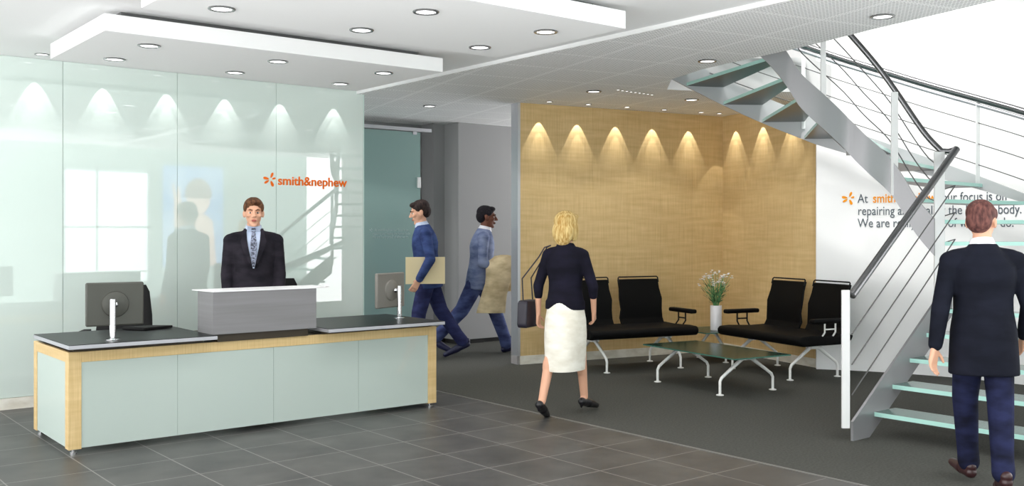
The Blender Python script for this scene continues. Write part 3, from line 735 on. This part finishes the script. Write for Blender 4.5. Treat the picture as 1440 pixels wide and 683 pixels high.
# outer railing
orl = [(.60, 2.20)]
orail = []
for kx_, h in ((.60, 2.28), (.565, 2.44), (.5184, 2.625), (.47, 2.80), (.42, 2.98), (.37, 3.17), (.33, 3.32), (.295, 3.46), (.25, 3.62), (.2, 3.8)):
    p = ray_circle(kx_, RO-.02); orail.append((p.x, p.y, h))
orail = smooth_path(orail)
rail([W3(Vector((x, y)), z) for x, y, z in orail], .034, 'handrail', M['rail'])
rail([W3(Vector((x, y)), z-.06) for x, y, z in orail], .018, 'handrail', M['silver'])
for dz in (.23, .43, .63): rail([W3(Vector((x, y)), z-dz) for x, y, z in orail], .005, 'cable', M['cable'], 6)
for kx_, h in ((.4716, 2.79), (.295, 3.44), (.60, 2.26)):
    p = ray_circle(kx_, RO-.02); post((p.x, p.y), h-.85, h, .04, M['postwhite'])

# ------------------------------------------------------------------ people
UP = Vector((0, 0, 1))
def hand(mb, w, d, n, side, curl=.5, s=1.0):
    """w wrist, d direction of the hand, n palm normal; thumb on the given side"""
    w, d, n = Vector(w), Vector(d).normalized(), Vector(n).normalized(); n = (n-d*n.dot(d)).normalized(); b = d.cross(n)*side
    for q in (-.022, -.008, .008, .022): mb.cap(w+d*.012*s+b*q*.7*s, w+d*.088*s+b*q*1.25*s, .017*s, .013*s, 10)
    for i, (off, L) in enumerate(((.031, .072), (.011, .082), (-.010, .076), (-.030, .060))):
        p = w+d*.088*s+b*off*s; a = 0; dd = d.copy()
        for seg in range(3):
            a += curl*(.35, .55, .5)[seg]; dd = (d*math.cos(a)+n*math.sin(a)).normalized(); q = p+dd*L*s*(.45, .3, .25)[seg]
            mb.cap(p, q, (.0092-.0008*seg)*s, (.0086-.0008*seg)*s, 8); p = q
    p = w+d*.025*s+b*.026*s; q = p+(d*.55+b*.75+n*.25).normalized()*.045*s; mb.cap(p, q, .014*s, .011*s, 8)
    r_ = q+(d*.85+b*.3+n*.4).normalized()*.032*s; mb.cap(q, r_, .011*s, .009*s, 8)
def headparts(mb, H, s, yaw, pitch=0, female=False):
    """adds head shapes, returns rotation and centre; H = centre of head"""
    Rm = Matrix.Rotation(yaw, 3, 'Z') @ Matrix.Rotation(pitch, 3, 'X'); H = Vector(H)
    P = lambda x, y, z: H+Rm @ Vector((x*s, y*s, z*s))
    mb.ell(P(0, -.012, .035), (.073*s, .092*s, .082*s), Rm); mb.ell(P(0, .022, -.02), (.062*s, .068*s, .085*s), Rm)
    mb.ell(P(0, .040, -.078), (.042*s, .043*s, .032*s), Rm); mb.ell(P(0, .072, -.098), (.022*s, .018*s, .016*s), Rm)
    mb.ell(P(0, .078, .028), (.050*s, .016*s, .012*s), Rm)                        # brow
    mb.cap(P(0, .088, .018), P(0, .112, -.022), .008*s, .0125*s, 10)              # nose
    for q in (-1, 1):
        mb.ell(P(q*.012, .100, -.027), (.009*s, .010*s, .007*s), Rm)
        mb.ell(P(q*.040, .066, -.018), (.022*s, .020*s, .018*s), Rm)              # cheek
        mb.ell(P(q*.074, -.002, -.008), (.010*s, .020*s, .032*s), Rm @ Matrix.Rotation(R(q*18), 3, 'Z'))   # ear
    mb.ell(P(0, .086, -.058), (.024*s, .012*s, .012*s), Rm)                        # mouth area
    return P, Rm
def face_details(parent, P, Rm, s, lip, glasses=False, brow=None):
    for q in (-1, 1):
        mb = MB(); mb.ell(P(q*.029, .076, .004), (.0120*s, .0112*s, .0068*s), Rm, 12, 8); e_ = mb.build('eye', M['eyew'], parent)
        mb = MB(); mb.ell(P(q*.029, .0845, .004), (.0066*s, .0045*s, .0066*s), Rm, 10, 8); mb.build('iris', M['eyed'], e_)
        mb = MB(); mb.tube([P(q*.012, .093, .024), P(q*.030, .092, .031), P(q*.048, .080, .025)], [.0035*s, .0045*s, .002*s], 6); mb.build('eyebrow', brow or M['hairdark'], parent)
    mb = MB(); mb.ell(P(0, .0965, -.054), (.021*s, .0045*s, .0042*s), Rm, 14, 8); mb.ell(P(0, .0955, -.062), (.018*s, .005*s, .005*s), Rm, 14, 8); mb.build('lips', lip, parent)
    if glasses:
        mb = MB()
        for q in (-1, 1):
            loop = [P(q*.031+.022*math.cos(R(a)), .104, .004+.015*math.sin(R(a))) for a in range(0, 361, 30)]
            mb.tube(loop, .0022*s, 6); mb.tube([P(q*.053, .102, .008), P(q*.074, .06, .010), P(q*.078, 0, .004)], .002*s, 6)
        mb.tube([P(-.009, .104, .008), P(.009, .104, .008)], .002*s, 6); mb.build('glasses', M['shoe'], parent)
def short_hair(parent, P, Rm, s, m, full=1.0):
    mb = MB()
    mb.ell(P(0, -.018, .050), (.080*s, .094*s, .080*s*full), Rm); mb.ell(P(0, -.052, .005), (.072*s, .062*s, .075*s), Rm)
    mb.ell(P(0, .045, .088), (.058*s, .045*s, .028*s), Rm)
    for q in (-1, 1): mb.ell(P(q*.068, .015, .045), (.014*s, .038*s, .035*s), Rm)
    return mb.blob('hair', m, parent, .006, 2)
def person(label, loc, rz, s, pose, suit=None, skin='skin', hair='hairdark', female=False):
    """pose: hips (lean), legs (angle fwd, knee flex) left/right, arms: elbow/wrist offsets in metres from the shoulder (right, forward, up)"""
    t = thing('person', label, 'person', loc, rz); g = lambda *v: Vector(v)*s
    th, sh = .435, .43
    legs = {}
    low = 0
    for sd in (-1, 1):
        a, kf, ft = pose['legL' if sd < 0 else 'legR']; a, kf = R(a), R(kf)
        hip = Vector((sd*pose.get('hips', .088), 0, 0)); kn = hip+Vector((sd*.0, math.sin(a), -math.cos(a)))*th
        b = a-kf; an = kn+Vector((sd*pose.get('inward', -.01), math.sin(b), -math.cos(b)))*sh; ft = R(ft)
        toe = an+Vector((sd*.03, math.cos(ft)*.17, -.055+math.sin(ft)*.17)); heel = an+Vector((0, -.045*math.cos(ft)-.03*math.sin(-ft), -.06+.045*math.sin(-ft)*1.0))
        legs[sd] = [hip, kn, an, toe, heel, ft]; low = min(low, toe.z-.024, heel.z-.022)
    hp = Vector((0, 0, -low))
    for sd in legs: legs[sd] = [p+hp for p in legs[sd][:5]]+[legs[sd][5]]
    ln = pose.get('lean', 4); up = Vector((0, math.sin(R(ln)), math.cos(R(ln))))
    tw = R(pose.get('twist', 0)); rt = Vector((math.cos(tw), math.sin(tw), 0)); fw = Vector((-math.sin(tw), math.cos(tw), 0))
    C0 = hp+up*.04; chest = hp+up*.36; neck = hp+up*.535; head = hp+up*.535+Vector((0, .018, .130))
    shw = .165 if female else .192
    sh_ = {sd: hp+up*.424+rt*sd*shw-fw*.01 for sd in (-1, 1)}
    arms = {}
    for sd in (-1, 1):
        e, w = pose['armL' if sd < 0 else 'armR']
        conv = lambda v: rt*v[0]+fw*v[1]+Vector((0, 0, v[2]))
        E = sh_[sd]+conv(e).normalized()*.285; Wr = E+conv(w).normalized()*.255; arms[sd] = (sh_[sd], E, Wr)
    J = lambda p: p*s
    # ---- body: one continuous skin
    mb = MB(); tb = .86 if female else 1
    rotc = Matrix.Rotation(tw, 3, 'Z') @ Matrix.Rotation(R(-ln), 3, 'X')
    for c, r in ((hp+up*.02, (.155 if not female else .165, .105, .11)), (hp+up*.16, (.135*tb, .095*tb, .12)), (hp+up*.31, (.156*tb, .100*tb, .14)), (hp+up*.39, (.150*tb, .085*tb, .08))):
        mb.ell(J(c), [q*s for q in r], rotc)
    mb.cap(J(neck-up*.07), J(head+Vector((0, -.012, -.06))), .062*s*tb, .052*s*tb)
    for sd in (-1, 1):
        a, e, w = arms[sd]; k = .84 if female else 1
        mb.cap(J(chest+up*.05), J(a), .055*s*k, .046*s*k); mb.cap(J(a), J(e), .052*s*k, .040*s*k); mb.cap(J(e), J(w), .040*s*k, .026*s*k)
        hd = (w-e).normalized(); palm = pose.get('palmL' if sd < 0 else 'palmR', (-sd, 0, 0)); palm = rt*palm[0]+fw*palm[1]+UP*palm[2]
        hand(mb, J(w), hd, palm, -1 if (hd.cross(palm)).dot(fw+UP*.5) < 0 else 1, pose.get('curl', .5), s*(.9 if female else 1.03))
        hip, kn, an, toe, heel, ft = legs[sd]
        mb.cap(J(hip), J(kn), .082*s, .054*s); mb.cap(J(kn), J(an), .052*s, .034*s)
        cf = kn.lerp(an, .3)+Vector((0, -.010, 0)); mb.ell(J(cf), (.048*s, .046*s, .10*s))
        mb.cap(J(heel+Vector((0, 0, .012))), J(toe), .032*s, .02*s)
        mb.cap(J(an), J(heel+Vector((0, .01, .012))), .034*s, .03*s)
    P, Rm = headparts(mb, J(head), s*1.07, tw+R(pose.get('head', 0)), R(pose.get('nod', -3)))
    mb.blob('body', M[skin], t, .006*s, 3)
    return t, dict(hp=hp, up=up, rt=rt, fw=fw, sh=sh_, arms=arms, legs=legs, chest=chest, neck=neck, head=head, J=J, rotc=rotc, P=P, Rm=Rm, s=s)
def jacket(t, b, m, name='jacket', hem=-.16, sleeve=.93, k=1.0, loose=1.0, female=False):
    J, s, hp, up, rotc = b['J'], b['s'], b['hp'], b['up'], b['rotc']; mb = MB()
    f_ = .84 if female else 1
    prof = [(hem, .198, .140), (hem+.08, .196, .140), (.0, .186, .136), (.12, .166, .126), (.20, .166, .126), (.32, .188, .136), (.39, .184, .126), (.44, .150, .110), (.49, .100, .088), (.52, .082, .074), (.53, .076, .070)]
    rings = []
    for h, rx, ry in prof:
        rx, ry = rx*k*f_, ry*k*f_; c = hp+up*h+(Vector((0, -.008, 0)) if h > .3 else Vector())
        rings.append([J(c+rotc @ Vector((rx*math.copysign(abs(math.cos(a))**.85, math.cos(a)), ry*math.copysign(abs(math.sin(a))**.85, math.sin(a)), 0))) for a in [2*math.pi*i/32 for i in range(32)]])
    mb.rings(rings)
    for sd in (-1, 1):
        a, e, w = b['arms'][sd]; q = loose*(.86 if female else 1)
        mb.cap(J(b['neck']-up*.075), J(a.lerp(b['neck'], .15)-up*.0), .066*s*q, .058*s*q)
        mb.cap(J(b['chest']+up*.065), J(a), .076*s*q, .064*s*q); mb.cap(J(a), J(e), .062*s*q, .054*s*q)
        mb.cap(J(e), J(e.lerp(w, sleeve)), .056*s*q, .043*s*q)
    return mb.blob(name, m, t, .009*s, 5)
def trousers(t, b, m, k=1.0):
    J, s = b['J'], b['s']; mb = MB()
    mb.ell(J(b['hp']+Vector((0, 0, .03))), (.170*s, .120*s, .13*s))
    for sd in (-1, 1):
        hip, kn, an, toe, heel, ft = b['legs'][sd]
        mb.cap(J(hip), J(kn), .100*s*k, .077*s*k); mb.cap(J(kn), J(kn.lerp(an, .90)), .077*s*k, .062*s*k)
        mb.cap(J(kn.lerp(an, .75)), J(kn.lerp(an, .97)+Vector((0, -.008, 0))), .064*s*k, .066*s*k)
    return mb.blob('trousers', m, t, .009*s, 5)
def shoes(t, b, m, heel_h=0):
    J, s = b['J'], b['s']
    for sd in (-1, 1):
        hip, kn, an, toe, heel, ft = b['legs'][sd]; mb = MB()
        d = (toe-heel); mb.cap(J(heel+Vector((0, 0, .014))), J(heel+d*.5+Vector((0, 0, .014))), .037*s, .040*s); mb.cap(J(heel+d*.5+Vector((0, 0, .010))), J(toe+d.normalized()*.035+Vector((0, 0, .0))), .042*s, .026*s)
        if heel_h: mb.cap(J(heel+Vector((0, -.008, -.002))), J(heel+Vector((0, -.014, -heel_h))), .02*s, .009*s)
        else: mb.cap(J(heel+Vector((0, 0, .05))), J(heel+d*.3+Vector((0, 0, .035))), .036*s, .036*s)
        mb.blob('shoe', m, t, .007*s, 2)
def collar(t, b, m):
    J, s = b['J'], b['s']; mb = MB(); n0 = b['neck']-b['up']*.02; n1 = n0+Vector((0, .010, .045))
    mb.tube([J(n0), J(n0.lerp(n1, .6)), J(n1)], [.080*s, .070*s, .064*s], 20); return mb.build('shirt_collar', m, t)
STRIDE = dict(legL=(22, 6, 8), legR=(-20, 12, -22))
face_cam = lambda dx, dy: math.atan2(-dx, dy)

# receptionist behind the desk, facing the viewer
t, b = person('standing man in a dark suit and patterned tie behind the raised counter', (3.80, 8.50, 0), R(156), 1.05,
    dict(legL=(0, 0, 0), legR=(0, 0, 0), lean=1, armL=((-.10, .02, -1), (.02, .45, -.9)), armR=((.10, .02, -1), (-.02, .35, -.9)), head=2, curl=.7))
jacket(t, b, M['suitblack'], k=1.02); trousers(t, b, M['suitblack']); shoes(t, b, M['shoe']); face_details(t, b['P'], b['Rm'], b['s']*1.07, M['lip'], False, M['hairbrown']); short_hair(t, b['P'], b['Rm'], b['s']*1.07, M['hairbrown'])
def yfront(b, h):      # front surface of the jacket at torso height h
    prof = [(.12, .126), (.20, .126), (.32, .136), (.42, .128), (.49, .100), (.53, .074)]
    for (h0, y0), (h1, y1) in zip(prof, prof[1:]):
        if h0 <= h <= h1: return y0+(y1-y0)*(h-h0)/(h1-h0)
    return .126
def front_piece(b, outline, off, th=.006):
    """a thin piece of cloth lying on the chest; outline of (x, torso height)"""
    mb = MB(); s = b['s']; a = []; c = []
    for x, h in outline:
        y = yfront(b, h)*math.sqrt(max(.2, 1-(x/.2)**2))*1.0
        p = b['hp']+b['up']*h+Vector((x, y+off-(.008 if h > .3 else 0), 0)); a.append(b['J'](p)); c.append(b['J'](p+Vector((0, th, 0))))
    va = [mb.bm.verts.new(p) for p in a]; vc = [mb.bm.verts.new(p) for p in c]; n_ = len(a)
    for r_ in range(0, n_//2-1):     # outline given as left side down, then right side up mirrored: quads between pairs
        l0, l1, q0, q1 = r_, r_+1, n_-1-r_, n_-2-r_
        mb.face([vc[l0], vc[l1], vc[q1], vc[q0]]); mb.face([va[q0], va[q1], va[l1], va[l0]])
    for i in range(n_): mb.face([va[i], va[(i+1) % n_], vc[(i+1) % n_], vc[i]])
    return mb
def ladder(widths): return [(-w, h) for h, w in widths]+[(w, h) for h, w in reversed(widths)]
front_piece(b, ladder([(.545, .050), (.50, .058), (.44, .054), (.36, .042), (.27, .026), (.19, .006)]), .010, .006).build('shirt_front', M['shirtblue'], t)
front_piece(b, ladder([(.535, .016), (.515, .020), (.50, .015), (.40, .026), (.28, .022), (.20, .008)]), .019, .008).build('tie', M['tie'], t)
collar(t, b, M['shirtblue'])
for sd in (-1, 1):
    front_piece(b, [(sd*.062, .53), (sd*.060, .50), (sd*.055, .44), (sd*.042, .36), (sd*.014, .22), (sd*.04, .24), (sd*.092, .36), (sd*.108, .42), (sd*.092, .47), (sd*.082, .53)], .020, .010).build('lapel', M['suitblack'], t)

# two men passing in the corridor
t, b = person('man in a blue jacket walking left with a manila folder under his arm', (6.62, 9.86, 0), R(62), 1.10,
    dict(legL=(14, 8, 4), legR=(-20, 14, -26), lean=7, armL=((-.38, -.15, -1), (.12, .50, -.9)), armR=((.12, -.28, -1), (.0, .05, -1)), nod=-14, curl=.9, palmL=(1, 0, .2)))
jacket(t, b, M['suitnavy'], k=1.05); trousers(t, b, M['trousernavy'], 1.05); shoes(t, b, M['shoenavy']); face_details(t, b['P'], b['Rm'], b['s']*1.07, M['lip'], False); short_hair(t, b['P'], b['Rm'], b['s']*1.07, M['hairdark']); collar(t, b, M['shirtblue'])
wL = b['arms'][-1][2]*b['s']; Tm = Matrix.Translation((6.62, 9.86, 0)) @ Matrix.Rotation(R(62), 4, 'Z')
fo = thing('folder', 'cream manila folder held by the man walking left', 'folder', Tm @ (wL+Vector((.012, -.05, .10))), R(62+2))
mb = MB(); mb.box(-.014, -.010, -.26, .20, -.14, .17); mb.box(.006, .010, -.26, .20, -.14, .17); mb.box(-.014, .010, -.26, .20, -.144, -.14); mb.build('cover', M['folder'], fo, smooth=False)
mb = MB(); mb.box(-.0095, .0055, -.25, .19, -.139, .155); mb.build('papers', M['shirtwhite'], fo, smooth=False)

t, b = person('man in a grey-blue suit striding right past the grey wall, coat over his arm', (7.42, 9.90, 0), R(-125), 1.10,
    dict(legL=(24, 4, 10), legR=(-27, 16, -28), lean=7, armR=((.2, -.05, -1), (-.1, .95, -.25)), armL=((-.12, -.30, -1), (.0, .0, -1)), nod=-4, curl=.8), skin='skindark')
jacket(t, b, M['suitgrey'], k=1.05); trousers(t, b, M['trouserblue'], 1.08); shoes(t, b, M['shoenavy']); face_details(t, b['P'], b['Rm'], b['s']*1.07, M['liplow'], False, M['hairblack']); short_hair(t, b['P'], b['Rm'], b['s']*1.07, M['hairblack'], .94); collar(t, b, M['shirtwhite'])
Tm = Matrix.Translation((7.42, 9.90, 0)) @ Matrix.Rotation(R(-125), 4, 'Z')
def coat_over(arm, Tm, s):
    E, Wv = arm[1]*s, arm[2]*s; mid = E.lerp(Wv, .65)+Vector((.03, .03, 0))
    c = thing('draped_coat', 'tan coat hanging over the forearm of the man striding right', 'coat', Tm @ mid, R(-125))
    mb = MB(); 
    rings = []
    for h, w, d_, off in ((.15, .04, .03, .06), (.135, .11, .07, .06), (.08, .17, .10, .05), (-.02, .20, .11, .04), (-.12, .19, .105, .03), (-.2, .15, .095, -.02), (-.34, .155, .085, -.06), (-.50, .17, .07, -.09), (-.56, .175, .05, -.10)):
        rings.append([Vector((d_*math.cos(a)*(1+.12*math.sin(3*a+h*9)), off+w*math.sin(a)*(1+.05*math.sin(7*a)), h)) for a in [2*math.pi*i/30 for i in range(30)]])
    mb.rings(rings); mb.build('coat_body', M['coattan'], c)
    mb = MB(); mb.tube([(-.095, .10, .04), (-.105, .13, -.12), (-.10, .11, -.30)], [(.05, .055), (.055, .06), (.045, .05)], 14); mb.build('sleeve', M['coattan'], c)
    mb = MB(); mb.tube([(-.088, -.06, -.05), (-.095, -.09, -.25), (-.09, -.12, -.50)], [(.03, .03), (.03, .045), (.02, .05)], 12); mb.build('lining', mat('brown_lining', (150, 104, 72), .85), c)
coat_over(b['arms'][1], Tm, b['s'])

# woman from behind
WX, WY, WR = 5.47, 6.11, R(-66)
t, b = person('blond woman in a dark top and white skirt walking away past the benches', (WX, WY, 0), WR, .952,
    dict(legL=(-14, 12, -30), legR=(17, 4, -14), lean=2, armL=((-.30, -.12, -1), (-.05, .1, -1)), armR=((.28, .15, -1), (-.15, .45, -1)), head=-6, curl=1.1), female=True)
jacket(t, b, M['topblack'], name='top', hem=-.05, sleeve=.35, k=1.07, female=True)
J = b['J']; s = b['s']; mb = MB(); rings = []
mid = (b['legs'][-1][1]+b['legs'][1][1])/2
for h, rx, ry in ((.10, .120, .09), (.04, .148, .118), (-.05, .176, .142), (-.14, .190, .168), (-.26, .192, .195), (-.38, .185, .215), (-.48, .175, .225), (-.57, .168, .222)):
    c = b['hp']+Vector((0, 0, h)); rx *= .95
    rings.append([J(c+Vector((rx*math.cos(a)*(1+.02*math.sin(5*a)), ry*math.sin(a), 0))) for a in [2*math.pi*i/36 for i in range(36)]])
mb.rings(rings); mb.build('skirt', M['skirt'], t, ang=60)
shoes(t, b, M['shoe'], .035); face_details(t, b['P'], b['Rm'], s*1.07, M['lip'])
P, Rm = b['P'], b['Rm']; mb = MB()
mb.ell(P(0, -.022, .045), (.104*s, .116*s, .100*s), Rm); mb.ell(P(0, -.062, -.04), (.104*s, .074*s, .115*s), Rm); mb.ell(P(0, -.066, -.10), (.078*s, .045*s, .06*s), Rm)
for q in (-1, 1): mb.ell(P(q*.078, -.01, -.03), (.026*s, .055*s, .095*s), Rm)
mb.ell(P(.02, .05, .09), (.06*s, .045*s, .03*s), Rm); mb.blob('hair', M['hairblond'], t, .006, 2)
Tm = Matrix.Translation((WX, WY, 0)) @ Matrix.Rotation(WR, 4, 'Z'); shd = b['sh'][-1]*s
hb = thing('handbag', "dark handbag hanging from the blond woman's left shoulder", 'handbag', Tm @ Vector((-.335, -.02, .93)), WR)
mb = MB(); mb.prism([(-.11, 0), (-.09, .018), (.09, .018), (.11, 0), (.125, -.18), (.11, -.21), (-.11, -.21), (-.125, -.18)], -.045, .045, m4=Matrix(((0, 0, 1, 0), (1, 0, 0, 0), (0, 1, 0, 0), (0, 0, 0, 1)))); mb.build('bag_body', M['bag'], hb, bevel=.02, bseg=3)
q = shd-Vector((-.335, -.02, .93))
mb = MB(); mb.tube([(0, -.09, 0), (-.012, -.085, .2), (q.x-.07, q.y-.04, q.z-.02), (q.x-.03, q.y-.01, q.z+.062), (q.x+.02, q.y, q.z+.078), (q.x-.03, q.y+.03, q.z+.062), (q.x-.07, q.y+.06, q.z-.02), (-.012, .085, .2), (0, .09, 0)], .006, 8); mb.build('strap', M['bag'], hb)

# man in the foreground, walking away to the stair
MX, MY, MR = 5.89, 2.84, R(-46)
t, b = person('man in an ink-blue suit seen from behind, walking beside the glass stairs', (MX, MY, 0), MR, .975,
    dict(hips=.076, inward=-.09, legL=(13, 5, 4), legR=(-9, 12, -16), lean=2, armL=((-.24, -.14, -1), (-.16, -.08, -1)), armR=((.26, -.10, -1), (.10, .75, -.9)), head=-32, curl=.55, palmL=(.6, -.6, 0)))
jacket(t, b, M['suitink'], k=1.02, hem=-.27); trousers(t, b, M['trouserink'], 1.0); shoes(t, b, M['shoebrown']); face_details(t, b['P'], b['Rm'], b['s']*1.07, M['lip']); short_hair(t, b['P'], b['Rm'], b['s']*1.07, M['hairauburn']); collar(t, b, M['shirtwhite'])

# ------------------------------------------------------------------ light, camera
wd = bpy.data.worlds.new('World'); S.world = wd; wd.use_nodes = True
wd.node_tree.nodes['Background'].inputs[0].default_value = (1, 1, 1, 1); wd.node_tree.nodes['Background'].inputs[1].default_value = 3.4
cam = bpy.data.cameras.new('Camera'); co = bpy.data.objects.new('Camera', cam); COL.objects.link(co); S.camera = co
co.location = (0, 0, 1.52); co.rotation_euler = (R(90), 0, math.atan2(-.626, .78)); cam.sensor_width = 36; cam.lens = 1389*36/1440; cam.shift_y = -15.5/1440
S.view_settings.view_transform = 'Standard'; S.view_settings.look = 'None'; S.view_settings.gamma = 1; S.view_settings.exposure = 0.30
S.view_settings.use_curve_mapping = False
